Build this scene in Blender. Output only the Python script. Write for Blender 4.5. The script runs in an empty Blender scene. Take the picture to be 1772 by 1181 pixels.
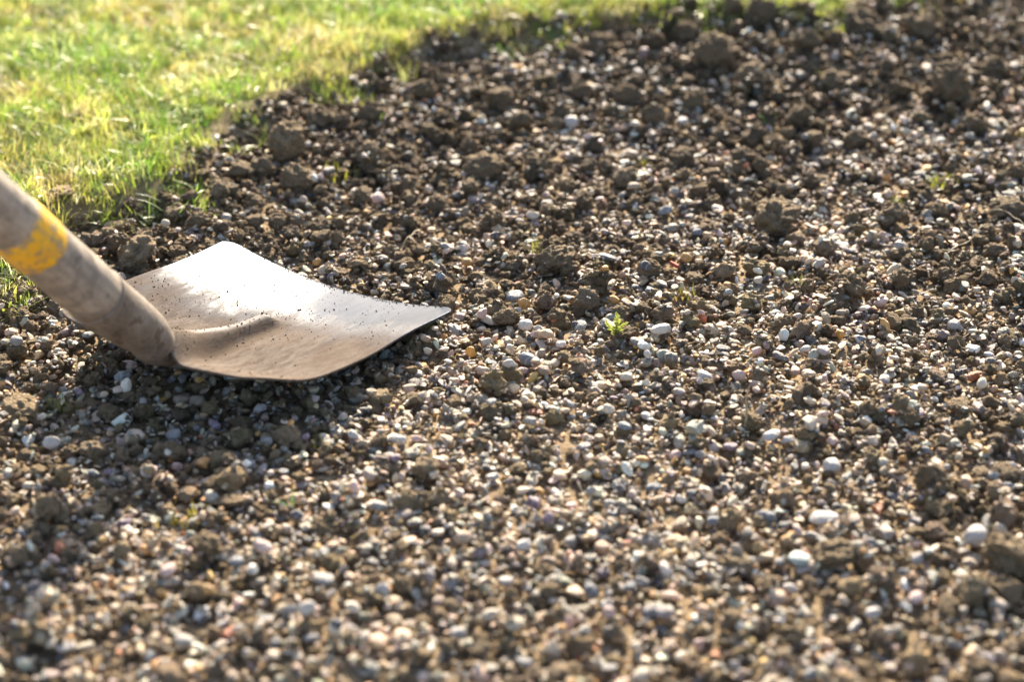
import bpy, bmesh, math, random
import numpy as np
from mathutils import Vector, Matrix, Euler, noise as mn

random.seed(7)
rng = np.random.default_rng(7)
S = bpy.context.scene
C = S.collection
R = math.radians

# ---------------------------------------------------------------- camera
CAM_H, PITCH, HFOV = 0.7113, R(28.0), R(30.0)
FOC = 0.5 / math.tan(HFOV / 2)                     # focal length in frame widths
cam_d = bpy.data.cameras.new('camera')
cam = bpy.data.objects.new('camera', cam_d)
C.objects.link(cam)
cam.location = (0, 0, CAM_H)
cam.rotation_euler = (math.pi / 2 - PITCH, 0, 0)
cam_d.sensor_width = 36
cam_d.lens = 36 * FOC
cam_d.clip_start = 0.05
cam_d.clip_end = 500
cam_d.dof.use_dof = True
cam_d.dof.focus_distance = 1.54
cam_d.dof.aperture_fstop = 3.8
cam_d.dof.aperture_blades = 9
S.camera = cam

# ---------------------------------------------------------------- light
SUN_EL, SUN_AZ = R(29.5), R(7.0)                   # azimuth from +Y towards +X
w = bpy.data.worlds.new('World')
S.world = w
w.use_nodes = True
nt = w.node_tree
bg = nt.nodes['Background']
sky = nt.nodes.new('ShaderNodeTexSky')
sky.sky_type = 'NISHITA'
sky.sun_disc = False
sky.sun_elevation = SUN_EL
sky.sun_rotation = SUN_AZ
sky.dust_density = 2.0
sky.air_density = .8
sky.ozone_density = .3
nt.links.new(sky.outputs[0], bg.inputs[0])
bg.inputs[1].default_value = 0.115
sun_d = bpy.data.lights.new('sun', 'SUN')
sun_d.energy = 5.0
sun_d.angle = R(0.55)
sun_d.color = (1.0, 0.87, 0.69)
sun = bpy.data.objects.new('sun', sun_d)
C.objects.link(sun)
sdir = Vector((math.sin(SUN_AZ) * math.cos(SUN_EL), math.cos(SUN_AZ) * math.cos(SUN_EL), math.sin(SUN_EL)))
sun.rotation_euler = sdir.to_track_quat('Z', 'Y').to_euler()
sun.location = sdir * 20
S.view_settings.view_transform = 'Standard'
S.view_settings.look = 'None'
S.view_settings.gamma = 1
S.view_settings.exposure = 1.65
S.view_settings.use_curve_mapping = False
S.cycles.max_bounces = 6
S.cycles.transparent_max_bounces = 4
S.cycles.sample_clamp_indirect = 4


# ---------------------------------------------------------------- where things stand
def G(px, py, z=0.0):
    """ground point seen at a photograph position (1772 wide)"""
    a = (px - 886) / 1772 / FOC
    b = (590.5 - py) / 1772 / FOC
    f = np.array([0, math.cos(PITCH), -math.sin(PITCH)])
    u = np.array([0, math.sin(PITCH), math.cos(PITCH)])
    d = f + u * b + np.array([a, 0, 0])
    t = (CAM_H - z) / -d[2]
    return d[0] * t, d[1] * t


def to_px(x, y, z=0.0):
    dy, dz = y, z - CAM_H
    f = dy * math.cos(PITCH) - dz * math.sin(PITCH)
    u = dy * math.sin(PITCH) + dz * math.cos(PITCH)
    return 886 + 1772 * FOC * x / f, 590.5 - 1772 * FOC * u / f


MM_PX = lambda px, py: (G(px + 1, py)[0] - G(px, py)[0])      # metres per photo pixel across

# ---------------------------------------------------------------- noise helpers
def vnoise(x, y, sc, seed=0):
    """cheap vectorised value noise, 0..1"""
    x = x / sc + seed * 17.3
    y = y / sc + seed * 9.1
    xi, yi = np.floor(x).astype(np.int64), np.floor(y).astype(np.int64)
    fx, fy = x - xi, y - yi
    fx, fy = fx * fx * (3 - 2 * fx), fy * fy * (3 - 2 * fy)
    def h(a, b):
        n = (a * 374761393 + b * 668265263 + seed * 1442695) & 0x7fffffff
        n = ((n ^ (n >> 13)) * 1274126177) & 0x7fffffff
        return ((n ^ (n >> 16)) & 0xffff) / 65535.0
    return ((h(xi, yi) * (1 - fx) + h(xi + 1, yi) * fx) * (1 - fy)
            + (h(xi, yi + 1) * (1 - fx) + h(xi + 1, yi + 1) * fx) * fy)


# lawn edge
EDGE_PX = [(-700, 560), (-300, 545), (-60, 540), (15, 525), (38, 490), (50, 430), (78, 402), (140, 382), (215, 376), (290, 354), (350, 306),
           (410, 240), (465, 222), (530, 170), (600, 168), (680, 118), (760, 98), (850, 78), (940, 68), (1040, 60), (1180, 68),
           (1290, 60), (1400, 66), (1480, 48), (1580, 22), (1720, -6), (2000, -50)]
EDGE = np.array([G(*p) for p in EDGE_PX])
POLY = np.vstack([[-60, EDGE[0, 1]], EDGE, [60, EDGE[-1, 1] + 4], [60, 90], [-60, 90]])


def lawn_sd(x, y):
    """signed distance to the lawn edge, positive inside the lawn"""
    x = np.asarray(x, float); y = np.asarray(y, float)
    d2 = np.full(x.shape, 1e9)
    ins = np.zeros(x.shape, bool)
    n = len(POLY)
    for i in range(n):
        ax, ay = POLY[i]; bx, by = POLY[(i + 1) % n]
        ex, ey = bx - ax, by - ay
        t = np.clip(((x - ax) * ex + (y - ay) * ey) / (ex * ex + ey * ey), 0, 1)
        d2 = np.minimum(d2, (x - ax - t * ex) ** 2 + (y - ay - t * ey) ** 2)
        if ay != by:
            c = ((ay > y) != (by > y)) & (x < ex * (y - ay) / (by - ay) + ax)
            ins ^= c
    d = np.sqrt(d2)
    return np.where(ins, d, -d)


SOIL_PX = np.array([(100,450,.9),(240,430,1),(400,330,.97),(520,250,1),(600,330,.9),(700,200,.85),(850,150,.85),(1000,200,.65),(950,90,.8),
 (1200,100,.97),(1350,180,.95),(1500,100,.93),(1700,60,.95),(1740,250,.5),(1600,250,.6),(1300,300,.78),(1150,250,.8),(900,300,.75),
 (750,400,.78),(900,430,.8),(1000,500,.7),(1100,430,.68),(1250,400,.45),(1400,400,.45),(1500,480,.62),(1700,400,.72),(1300,500,.5),
 (1100,600,.42),(900,650,.42),(700,720,.5),(800,800,.38),(1000,850,.38),(1300,650,.45),(1450,750,.5),(1600,800,.62),(1700,900,.66),
 (1500,950,.45),(1750,1100,.5),(1300,1000,.48),(1100,1000,.48),(900,1050,.48),(700,950,.5),(500,900,.5),(400,780,.6),(250,800,.55),
 (100,870,.5),(50,700,.6),(30,620,.7),(300,1050,.52),(500,1100,.5),(100,1100,.45),(60,1000,.42),(200,950,.42),(600,550,.75),(300,680,.6),
 (1250,60,.97),(1650,130,.95),(460,290,1),(1000,380,.75)])
_sw = np.array([G(a, b) for a, b, c in SOIL_PX])


def soilness(x, y):
    num = 0; den = 0
    for (ax, ay), v in zip(_sw, SOIL_PX[:, 2]):
        wgt = 1 / ((x - ax) ** 2 + (y - ay) ** 2 + 0.0006) ** 2
        num = num + wgt * v; den = den + wgt
    s = num / den
    s = s + (vnoise(x, y, .035, 3) - .5) * .45 + (vnoise(x, y, .012, 4) - .5) * .25
    return np.clip(s, 0, 1) * .77


MX, MY = G(1500, 90)
M2X, M2Y = G(1240, 75)
SX, SY = G(330, 690)


def ground_z(x, y):
    sd = lawn_sd(x, y)
    z = -0.0095 + (vnoise(x, y, .16, 1) - .5) * .012 + (vnoise(x, y, .05, 2) - .5) * .007
    z = z + .007 * np.exp(-((sd + .06) / .06) ** 2)
    z = z + np.clip(sd / .04 + .6, 0, 1) * .030
    z = z + .016 * np.exp(-(((x - MX) / .30) ** 2 + ((y - MY) / .14) ** 2))
    z = z + .008 * np.exp(-(((x - M2X) / .12) ** 2 + ((y - M2Y) / .08) ** 2))
    z = z - .006 * np.exp(-(((x - SX) / .10) ** 2 + ((y - SY) / .08) ** 2))
    z = z + (vnoise(x, y, 3.1, 5) - .5) * np.clip(np.hypot(x, y) - 4, 0, 30) * .03
    return z


# ---------------------------------------------------------------- node helpers
def new_mat(name):
    m = bpy.data.materials.new(name)
    m.use_nodes = True
    t = m.node_tree
    return m, t, t.nodes['Principled BSDF']


def N(t, typ, **kw):
    n = t.nodes.new(typ)
    for k, v in kw.items():
        if k in n.inputs.keys() if isinstance(k, str) else False:
            n.inputs[k].default_value = v
        else:
            setattr(n, k, v)
    return n


def mixrgb(t, fac, a, b, mode='MIX'):
    n = t.nodes.new('ShaderNodeMix')
    n.data_type = 'RGBA'
    n.blend_type = mode
    for sock, v in ((n.inputs[0], fac), (n.inputs[6], a), (n.inputs[7], b)):
        if isinstance(v, bpy.types.NodeSocket):
            t.links.new(v, sock)
        else:
            sock.default_value = v if not isinstance(v, tuple) or len(v) == 4 else (*v, 1)
    return n.outputs[2]


def math_(t, op, a, b=None, c=None, clamp=False):
    n = t.nodes.new('ShaderNodeMath')
    n.operation = op
    n.use_clamp = clamp
    for i, v in enumerate((a, b, c)):
        if v is None: continue
        if isinstance(v, bpy.types.NodeSocket): t.links.new(v, n.inputs[i])
        else: n.inputs[i].default_value = v
    return n.outputs[0]


def ramp(t, fac, lo, hi, a=0.0, b=1.0):
    n = t.nodes.new('ShaderNodeMapRange')
    n.interpolation_type = 'SMOOTHSTEP'
    t.links.new(fac, n.inputs[0])
    n.inputs[1].default_value = lo; n.inputs[2].default_value = hi
    n.inputs[3].default_value = a; n.inputs[4].default_value = b
    return n.outputs[0]


def noise_tex(t, vec, scale, detail=4, rough=.6, w_=None):
    n = t.nodes.new('ShaderNodeTexNoise')
    if w_ is not None:
        n.noise_dimensions = '4D'
        t.links.new(w_, n.inputs['W'])
    if vec is not None: t.links.new(vec, n.inputs['Vector'])
    n.inputs['Scale'].default_value = scale
    n.inputs['Detail'].default_value = detail
    n.inputs['Roughness'].default_value = rough
    return n.outputs['Fac']


def bump(t, h, strength, dist, bsdf, nrm=None):
    n = t.nodes.new('ShaderNodeBump')
    n.inputs['Strength'].default_value = strength
    n.inputs['Distance'].default_value = dist
    t.links.new(h, n.inputs['Height'])
    if nrm: t.links.new(nrm, n.inputs['Normal'])
    if bsdf: t.links.new(n.outputs[0], bsdf.inputs['Normal'])
    return n.outputs[0]


SOIL = (.38, .28, .165)


def inst_color(t):
    a = t.nodes.new('ShaderNodeAttribute')
    a.attribute_type = 'INSTANCER'
    a.attribute_name = 'col'
    return a.outputs['Color'], a.outputs['Alpha']


def rand_w(t):
    o = t.nodes.new('ShaderNodeObjectInfo')
    return math_(t, 'MULTIPLY', o.outputs['Random'], 57.0)


def make_pebble_mat():
    m, t, b = new_mat('pebble_stone')
    tc = t.nodes.new('ShaderNodeTexCoord').outputs['Object']
    w_ = rand_w(t)
    col, al = inst_color(t)
    n1 = noise_tex(t, tc, 1.6, 5, .6, w_)
    n2 = noise_tex(t, tc, 7, 4, .7, w_)
    c = mixrgb(t, ramp(t, n1, .3, .7, 0, .55), col, mixrgb(t, 1.0, col, (.62, .60, .58), 'MULTIPLY'))
    c = mixrgb(t, ramp(t, n2, .55, .75, 0, .35), c, mixrgb(t, .5, col, (.75, .72, .66)))
    # a pale vein in some
    wv = t.nodes.new('ShaderNodeTexWave')
    t.links.new(tc, wv.inputs['Vector'])
    wv.inputs['Scale'].default_value = .35
    wv.inputs['Distortion'].default_value = 6
    wv.inputs['Detail'].default_value = 3
    vein = ramp(t, wv.outputs['Fac'], .93, 1.0, 0, .4)
    c = mixrgb(t, vein, c, (.55, .52, .48))
    # soil dust clinging
    n3 = noise_tex(t, tc, 2.4, 6, .75, w_)
    dirt = ramp(t, n3, .56, .70, 0, .8)
    c = mixrgb(t, dirt, c, (SOIL[0] * 1.1, SOIL[1] * 1.1, SOIL[2] * 1.1))
    t.links.new(c, b.inputs['Base Color'])
    t.links.new(ramp(t, dirt, 0, .8, .46, .9), b.inputs['Roughness'])
    b.inputs['Specular IOR Level'].default_value = .42
    h = math_(t, 'ADD', math_(t, 'MULTIPLY', n2, .5), math_(t, 'MULTIPLY', n3, .6))
    bump(t, h, .35, .12, b)
    return m


def make_soil_mat(name='soil_clod'):
    m, t, b = new_mat(name)
    tc = t.nodes.new('ShaderNodeTexCoord').outputs['Object']
    w_ = rand_w(t)
    col, al = inst_color(t)
    n1 = noise_tex(t, tc, 1.3, 5, .65, w_)
    n2 = noise_tex(t, tc, 9, 5, .75, w_)
    c = mixrgb(t, ramp(t, n1, .3, .7, 0, .5), col, mixrgb(t, 1.0, col, (.6, .58, .55), 'MULTIPLY'))
    c = mixrgb(t, ramp(t, n2, .5, .72, 0, .55), c, mixrgb(t, 1.0, col, (1.9, 1.85, 1.8), 'MULTIPLY'))
    v = t.nodes.new('ShaderNodeTexVoronoi')
    t.links.new(tc, v.inputs['Vector'])
    v.inputs['Scale'].default_value = 5
    grit = ramp(t, v.outputs['Distance'], .10, .16, .75, 0)
    c = mixrgb(t, grit, c, (.42, .38, .32))
    t.links.new(c, b.inputs['Base Color'])
    b.inputs['Roughness'].default_value = .88
    b.inputs['Specular IOR Level'].default_value = .25
    v2 = t.nodes.new('ShaderNodeTexVoronoi')
    t.links.new(tc, v2.inputs['Vector'])
    v2.inputs['Scale'].default_value = 6.5
    h = math_(t, 'ADD', n2, math_(t, 'MULTIPLY', v2.outputs['Distance'], -.7))
    bump(t, h, .8, .22, b)
    return m


def make_ground_mat():
    m, t, b = new_mat('ground_soil')
    geo = t.nodes.new('ShaderNodeNewGeometry').outputs['Position']
    at = t.nodes.new('ShaderNodeAttribute'); at.attribute_name = 'lawn'
    n1 = noise_tex(t, geo, 30, 5, .6)
    n2 = noise_tex(t, geo, 260, 5, .75)
    c = mixrgb(t, ramp(t, n1, .3, .7), (SOIL[0] * .7, SOIL[1] * .68, SOIL[2] * .66), SOIL)
    c = mixrgb(t, ramp(t, n2, .55, .75, 0, .6), c, (.2, .165, .125))
    g = mixrgb(t, n1, (.10, .125, .025), (.20, .19, .06))
    g = mixrgb(t, ramp(t, n2, .4, .7), g, (.05, .06, .015))
    c = mixrgb(t, at.outputs['Fac'], c, g)
    t.links.new(c, b.inputs['Base Color'])
    b.inputs['Roughness'].default_value = .95
    b.inputs['Specular IOR Level'].default_value = .2
    bump(t, n2, 1, .004, b)
    return m


PEB, SOILM, GROUND = make_pebble_mat(), make_soil_mat(), make_ground_mat()


def tag(o, label=None, cat=None, group=None, kind=None):
    if label: o['label'] = label
    if cat: o['category'] = cat
    if group: o['group'] = group
    if kind: o['kind'] = kind
    return o


def mesh_from(name, verts, faces, mat=None, smooth=True):
    me = bpy.data.meshes.new(name)
    verts = np.asarray(verts, np.float32)
    me.from_pydata(verts.tolist(), [], [tuple(int(i) for i in f) for f in faces]) if not isinstance(faces, np.ndarray) else fast_mesh(me, verts, faces)
    if mat: me.materials.append(mat)
    if smooth: me.polygons.foreach_set('use_smooth', np.ones(len(me.polygons), bool))
    me.update()
    return me


def fast_mesh(me, verts, faces):
    n, k = faces.shape
    me.vertices.add(len(verts)); me.vertices.foreach_set('co', verts.ravel())
    me.loops.add(n * k); me.loops.foreach_set('vertex_index', faces.ravel().astype(np.int32))
    me.polygons.add(n)
    me.polygons.foreach_set('loop_start', np.arange(0, n * k, k, dtype=np.int32))
    me.polygons.foreach_set('loop_total', np.full(n, k, np.int32))
    me.update(calc_edges=True)


def link(name, me, parent=None):
    o = bpy.data.objects.new(name, me)
    C.objects.link(o)
    if parent: o.parent = parent
    return o


# ---------------------------------------------------------------- ground sheet
def axis(lo, hi, step, far, grow=1.28):
    a = list(np.arange(lo, hi + step * .5, step))
    s = step; p = hi
    while p < far:
        s *= grow; p += s; a.append(p)
    s = step; p = lo
    while p > -far:
        s *= grow; p -= s; a.insert(0, p)
    return np.array(a)


gx, gy = axis(-1.3, 1.5, .0065, 250), axis(.5, 3.0, .0065, 250)
GXX, GYY = np.meshgrid(gx, gy)
GZ = ground_z(GXX.ravel(), GYY.ravel())
gsd = lawn_sd(GXX.ravel(), GYY.ravel())
gv = np.stack([GXX.ravel(), GYY.ravel(), GZ + (rng.random(GZ.size) - .5) * .003], 1)
nx, ny = len(gx), len(gy)
ii = (np.arange(ny - 1)[:, None] * nx + np.arange(nx - 1)[None, :]).ravel()
gf = np.stack([ii, ii + 1, ii + nx + 1, ii + nx], 1)
gme = mesh_from('ground', gv, gf, GROUND)
la = gme.attributes.new('lawn', 'FLOAT', 'POINT')
la.data.foreach_set('value', np.clip(gsd / .03, 0, 1).astype(np.float32))
ground = link('ground', gme)
tag(ground, 'dark brown dug-over soil bed running up to the lawn', kind='structure')


# ---------------------------------------------------------------- rock prototypes
def ico(sub):
    bm = bmesh.new()
    bmesh.ops.create_icosphere(bm, subdivisions=sub, radius=1)
    v = np.array([x.co[:] for x in bm.verts]); f = np.array([[q.index for q in p.verts] for p in bm.faces])
    bm.free()
    return v, f


def make_pebble(i, sub=4):
    v, f = ico(sub)
    r = np.random.default_rng(100 + i)
    o = Vector(r.random(3) * 50)
    ax = np.array([1, r.uniform(.48, .9), r.uniform(.26, .66)])
    out = []
    cuts = [(Vector(r.normal(size=3)).normalized(), r.uniform(.62, .9)) for _ in range(r.integers(2, 6))]
    for p in v:
        q = Vector(p)
        rad = 1 + .22 * mn.noise(q * .9 + o) + .07 * mn.noise(q * 2.3 + o)
        q = q * rad
        for n_, d_ in cuts:                      # worn facets
            e = q.dot(n_) - d_
            if e > 0: q = q - n_ * e * .75
        out.append(q[:])
    out = np.array(out) * ax
    out /= np.abs(out[:, 0]).max()
    return mesh_from('pebble', out, f, PEB)


def make_chip(i, sub=3):
    v, f = ico(sub)
    r = np.random.default_rng(300 + i)
    o = Vector(r.random(3) * 50)
    cuts = [(Vector(r.normal(size=3)).normalized(), r.uniform(.45, .75)) for _ in range(10)]
    ax = np.array([1, r.uniform(.5, .8), r.uniform(.2, .5)])
    out = []
    for p in v:
        q = Vector(p)
        for n_, d_ in cuts:
            e = q.dot(n_) - d_
            if e > 0: q = q - n_ * e * .97
        q = q * (1 + .06 * mn.noise(q * 3 + o))
        out.append(q[:])
    out = np.array(out) * ax
    out /= np.abs(out[:, 0]).max()
    me = mesh_from('pebble', out, f, PEB)
    return me


def make_clod(i, sub=4, name='clod'):
    v, f = ico(sub)
    r = np.random.default_rng(500 + i)
    o = Vector(r.random(3) * 50)
    ax = np.array([1, r.uniform(.7, .95), r.uniform(.55, .8)])
    cuts = [(Vector(r.normal(size=3)).normalized(), r.uniform(.6, .85)) for _ in range(4)]
    out = []
    for p in v:
        q = Vector(p)
        rad = 1 + .42 * mn.noise(q * 1.3 + o) + .26 * mn.noise(q * 2.9 + o)
        d1 = mn.voronoi(q * 2.6 + o)[0][0]
        rad += .24 * (.45 - d1)
        d2 = mn.voronoi(q * 6 + o)[0][0]
        rad += .13 * (.45 - d2)
        rad += .05 * mn.noise(q * 14 + o)
        e = q * rad
        for n_, d_ in cuts:
            k = e.dot(n_) - d_
            if k > 0: e = e - n_ * k * .6
        out.append(e[:])
    out = np.array(out) * ax
    out /= np.abs(out[:, 0]).max()
    return mesh_from(name, out, f, SOILM)


PEBBLES = [make_pebble(i) for i in range(10)]
CHIPS = [make_chip(i) for i in range(8)]
CLODS = [make_clod(i) for i in range(10)]
BIGCLODS = [make_clod(40 + i, 5) for i in range(8)]

# ---------------------------------------------------------------- the shovel's pose (needed before anything is dropped round it)
BL, BW, BK = .2343, .2332, .0117
YAW, NOSE, ROLL = 1.01893, .1676, .01526
SH_O = Vector((-.26803, 1.23858, .02808))
SH_M = Matrix.Rotation(YAW, 3, 'Z') @ Matrix.Rotation(NOSE, 3, 'Y') @ Matrix.Rotation(ROLL, 3, 'X')
DELTA = 0.7086
T_BL = .0017


def sstep(a, b, x):
    t = np.clip((x - a) / (b - a), 0, 1)
    return t * t * (3 - 2 * t)


def blade_xyz(s, t):
    """s 0..1 rear to front, t -1..1 across; local metres"""
    s = np.asarray(s, float); t = np.asarray(t, float)
    at = np.abs(t)
    # rear corners swept in a wide curve, front corners tight
    rr = .34
    e = np.clip((at - (1 - rr)) / rr, 0, 1)
    s0 = .34 * (1 - np.sqrt(np.clip(1 - e ** 2.2, 0, 1)))
    rf = .13
    e2 = np.clip((at - (1 - rf)) / rf, 0, 1)
    s1 = 1 - .055 * (1 - np.sqrt(np.clip(1 - e2 * e2, 0, 1)))
    ss = s0 + (s1 - s0) * s
    x = BL * ss
    y = BW / 2 * t * (1 + .0177 * np.clip(ss - .3, 0, 1) ** 2 / .49)
    z = BK * (at ** 1.668) * (1 + .334 * ss) + .00813 * ss ** 2
    z = z + .012 * (1 - sstep(0, .28, ss)) ** 1.6                       # rear kicks up
    # pressed rib with shallow grooves beside it
    rk = 1 - sstep(.02, .46, ss)
    rib = np.exp(-np.abs(y / (.0092 - .0012 * ss + .0105 * rk ** 1.3)) ** 3.2)
    rib2 = np.exp(-(y / .030) ** 2)
    env = 1 - sstep(.57, .655, ss)
    z = z + env * (rib * (.0125 - .003 * ss + .0110 * rk) - .0022 * rib2)
    # dents
    z = z + .0007 * np.sin(x * 60 + 1) * np.cos(y * 45 + 2) + .0009 * np.sin(x * 31 + y * 40)
    return x, y, z


_s, _t = np.meshgrid(np.linspace(0, 1, 60), np.linspace(-1, 1, 60))
bx, by, bz = blade_xyz(_s.ravel(), _t.ravel())
bl_w = np.array([(SH_M @ Vector(p) + SH_O)[:] for p in zip(bx, by, bz)])

# ---------------------------------------------------------------- piling by a height map
CELL = .002
X0, Y0, X1, Y1 = -1.3, .55, 1.45, 2.95
HN = (int((X1 - X0) / CELL), int((Y1 - Y0) / CELL))
hx, hy = np.meshgrid(X0 + (np.arange(HN[0]) + .5) * CELL, Y0 + (np.arange(HN[1]) + .5) * CELL, indexing='ij')
HM = ground_z(hx, hy)
CAP = np.full(HN, 9.0)
OCC = np.zeros(HN, bool)
ci = ((bl_w[:, 0] - X0) / CELL).astype(int); cj = ((bl_w[:, 1] - Y0) / CELL).astype(int)
for di in (-1, 0, 1, 2):
    for dj in (-1, 0, 1, 2):
        np.minimum.at(CAP, (ci + di, cj + dj), bl_w[:, 2] - .0012)
np.minimum(HM, np.where(CAP < 9, CAP - .004, 9), out=HM)
TOPIDX = np.full(HN, -1, np.int32)
_disc = {}


def disc(n):
    if n not in _disc:
        a = np.arange(-n, n + 1)
        d = (a[:, None] ** 2 + a[None, :] ** 2) / (n + .5) ** 2
        _disc[n] = (d <= 1, np.sqrt(np.clip(1 - d, 0, 1)))
    return _disc[n]


def drop(x, y, r, hz, embed=.25, force=False):
    """settle a lump of radius r, half height hz on the pile; returns z or None"""
    i, j = int((x - X0) / CELL), int((y - Y0) / CELL)
    n = max(1, int(r / CELL))
    if i < n or j < n or i >= HN[0] - n - 1 or j >= HN[1] - n - 1: return None
    m, dome = disc(n)
    sl = (slice(i - n, i + n + 1), slice(j - n, j + n + 1))
    h = HM[sl]
    z = (h * m).sum() / m.sum() + hz * (1 - embed * 2)
    cap = CAP[sl][m].min()
    if z + hz > cap:
        if not force: return None
        z = cap - hz
    top = np.where(m, z + hz * dome, -9)
    np.maximum(h, top, out=h)
    return z


# palettes (linear albedo)
PAL = [((.36, .33, .29), 14), ((.27, .27, .26), 13), ((.15, .155, .16), 9), ((.08, .078, .08), 7), ((.56, .48, .38), 15),
       ((.74, .69, .62), 13), ((.52, .39, .27), 10), ((.56, .43, .33), 6), ((.25, .185, .155), 3), ((.64, .37, .13), 4),
       ((.26, .27, .22), 4), ((.40, .14, .06), 1), ((.34, .27, .19), 10)]
PALC = np.array([p[0] for p in PAL]) * (1.22, 1.11, .95); PALW = np.array([p[1] for p in PAL], float); PALW /= PALW.sum()

in_view = lambda x, y, m=110: (lambda p: (p[0] > -m - 80) & (p[0] < 1772 + m) & (p[1] > -m - 60) & (p[1] < 1181 + m + 60))(to_px(x, y))


def sample_xy(n):
    x = rng.uniform(X0, X1, n); y = rng.uniform(Y0, Y1, n)
    f = in_view(x, y) | (rng.random(n) < .30)
    return x[f], y[f]


class Field:
    def __init__(s): s.P = []; s.Rr = []; s.Sc = []; s.I = []; s.Co = []
    def add(s, p, r, sc, i, c): s.P.append(p); s.Rr.append(r); s.Sc.append(sc); s.I.append(i); s.Co.append(c)


gravel, crumbs = Field(), Field()
BOXTOP = {}


def drop_field(nsample, kind_bias, size_mul=1.0, phase=0):
    x, y = sample_xy(nsample)
    so = soilness(x, y)
    sd = lawn_sd(x, y) + (vnoise(x, y, .03, 8) - .5) * .03
    k = rng.random(len(x))
    for a in range(len(x)):
        if sd[a] > .002: continue
        if OCC[int((x[a] - X0) / CELL), int((y[a] - Y0) / CELL)]: continue
        is_soil = k[a] < so[a] ** 1.1 * kind_bias
        if is_soil:
            r = float(np.clip(rng.lognormal(math.log(.0021), .62), .0008, .013)) * size_mul
            if so[a] > .8: r *= 1.25
            hz = r * .72
        else:
            r = float(np.clip(rng.lognormal(math.log(.0028), .45), .0012, .0070)) * size_mul
            hz = r * .5
        z = drop(x[a], y[a], r * .85, hz, .22 if is_soil else .16)
        if z is None: continue
        rz = rng.uniform(0, 6.283)
        if is_soil:
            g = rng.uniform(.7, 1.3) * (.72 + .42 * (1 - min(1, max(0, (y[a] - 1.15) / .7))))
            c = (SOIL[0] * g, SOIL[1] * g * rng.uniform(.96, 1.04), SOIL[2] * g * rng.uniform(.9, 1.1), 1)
            sc = r * rng.uniform(.9, 1.15)
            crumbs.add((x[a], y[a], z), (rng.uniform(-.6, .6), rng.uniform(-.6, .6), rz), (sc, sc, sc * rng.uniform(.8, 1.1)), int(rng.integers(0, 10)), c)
        else:
            c = PALC[rng.choice(len(PALC), p=PALW)] * rng.uniform(.55, 1.25)
            c = c * (1 + rng.normal(0, .05, 3))
            tl = .32 if rng.random() < .8 else .9
            gravel.add((x[a], y[a], z), (rng.normal(0, tl), rng.normal(0, tl), rz), (r, r, r * rng.uniform(.75, 1.15)), int(rng.integers(0, 18)), (*np.clip(c, .03, .80), 1))


drop_field(170000, 1.1, 1.0)
drop_field(150000, 1.05, 1.0)

# ---------------------------------------------------------------- labels for the countable stones and clods
LAND = [(775, 532, 'the blade tip'), (585, 500, 'the blade front edge'), (560, 690, 'the curved near edge of the blade'), (390, 420, 'the far blade corner'),
        (340, 700, 'the dark blade shadow'), (60, 980, 'the handle shadow'), (100, 560, 'the shovel socket'), (1340, 355, 'the big crumbly clod right of centre'),
        (1610, 810, 'the lumpy clod low at right'), (1750, 950, 'the large clod at the right edge'), (1065, 555, 'the little green moss sprig'),
        (960, 430, 'the mossy clod beyond the blade tip'), (1384, 955, 'the pale green oval pebble'), (1640, 150, 'the big dark clod at upper right'),
        (500, 250, 'the tall clod by the lawn'), (1240, 90, 'the clod heap by the grass'), (935, 262, 'the two rough clods in the middle distance'),
        (1455, 575, 'the amber pebble'), (1177, 447, 'the red chip'), (655, 330, 'the pink-white pebble'), (800, 925, 'the tan stone in front'),
        (530, 1075, 'the white pebbles at the bottom'), (1150, 1120, 'the middle of the bottom edge'), (1690, 1120, 'the bottom right corner'),
        (1700, 600, 'the right edge'), (40, 690, 'the flat clod at the left edge'), (1470, 490, 'the round clod in the right half'),
        (240, 430, 'the flat clod behind the handle'), (1060, 760, 'the dense gravel in front of the sprig'), (700, 130, 'the lawn edge'),
        (860, 660, 'the gravel just right of the blade'), (1440, 790, 'the white pebble in the right gravel')]
USED = {}


def place_words(px, py, lev=0):
    L = sorted(LAND, key=lambda l: (l[0] - px) ** 2 + ((l[1] - py) * 1.4) ** 2)
    l = next(q for q in L if abs(q[0] - px) + abs(q[1] - py) > 14)
    dx, dy = px - l[0], (py - l[1]) * 1.4
    d = math.hypot(dx, dy)
    if abs(dx) > 1.8 * abs(dy): side = 'right of' if dx > 0 else 'left of'
    elif abs(dy) > 1.8 * abs(dx): side = 'in front of' if dy > 0 else 'beyond'
    else: side = ('in front and right of' if dx > 0 else 'in front and left of') if dy > 0 else ('beyond and right of' if dx > 0 else 'beyond and left of')
    pre = 'just ' if d < 60 else ('' if d < 130 else 'well ')
    return pre + side + ' ' + l[2]


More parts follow.
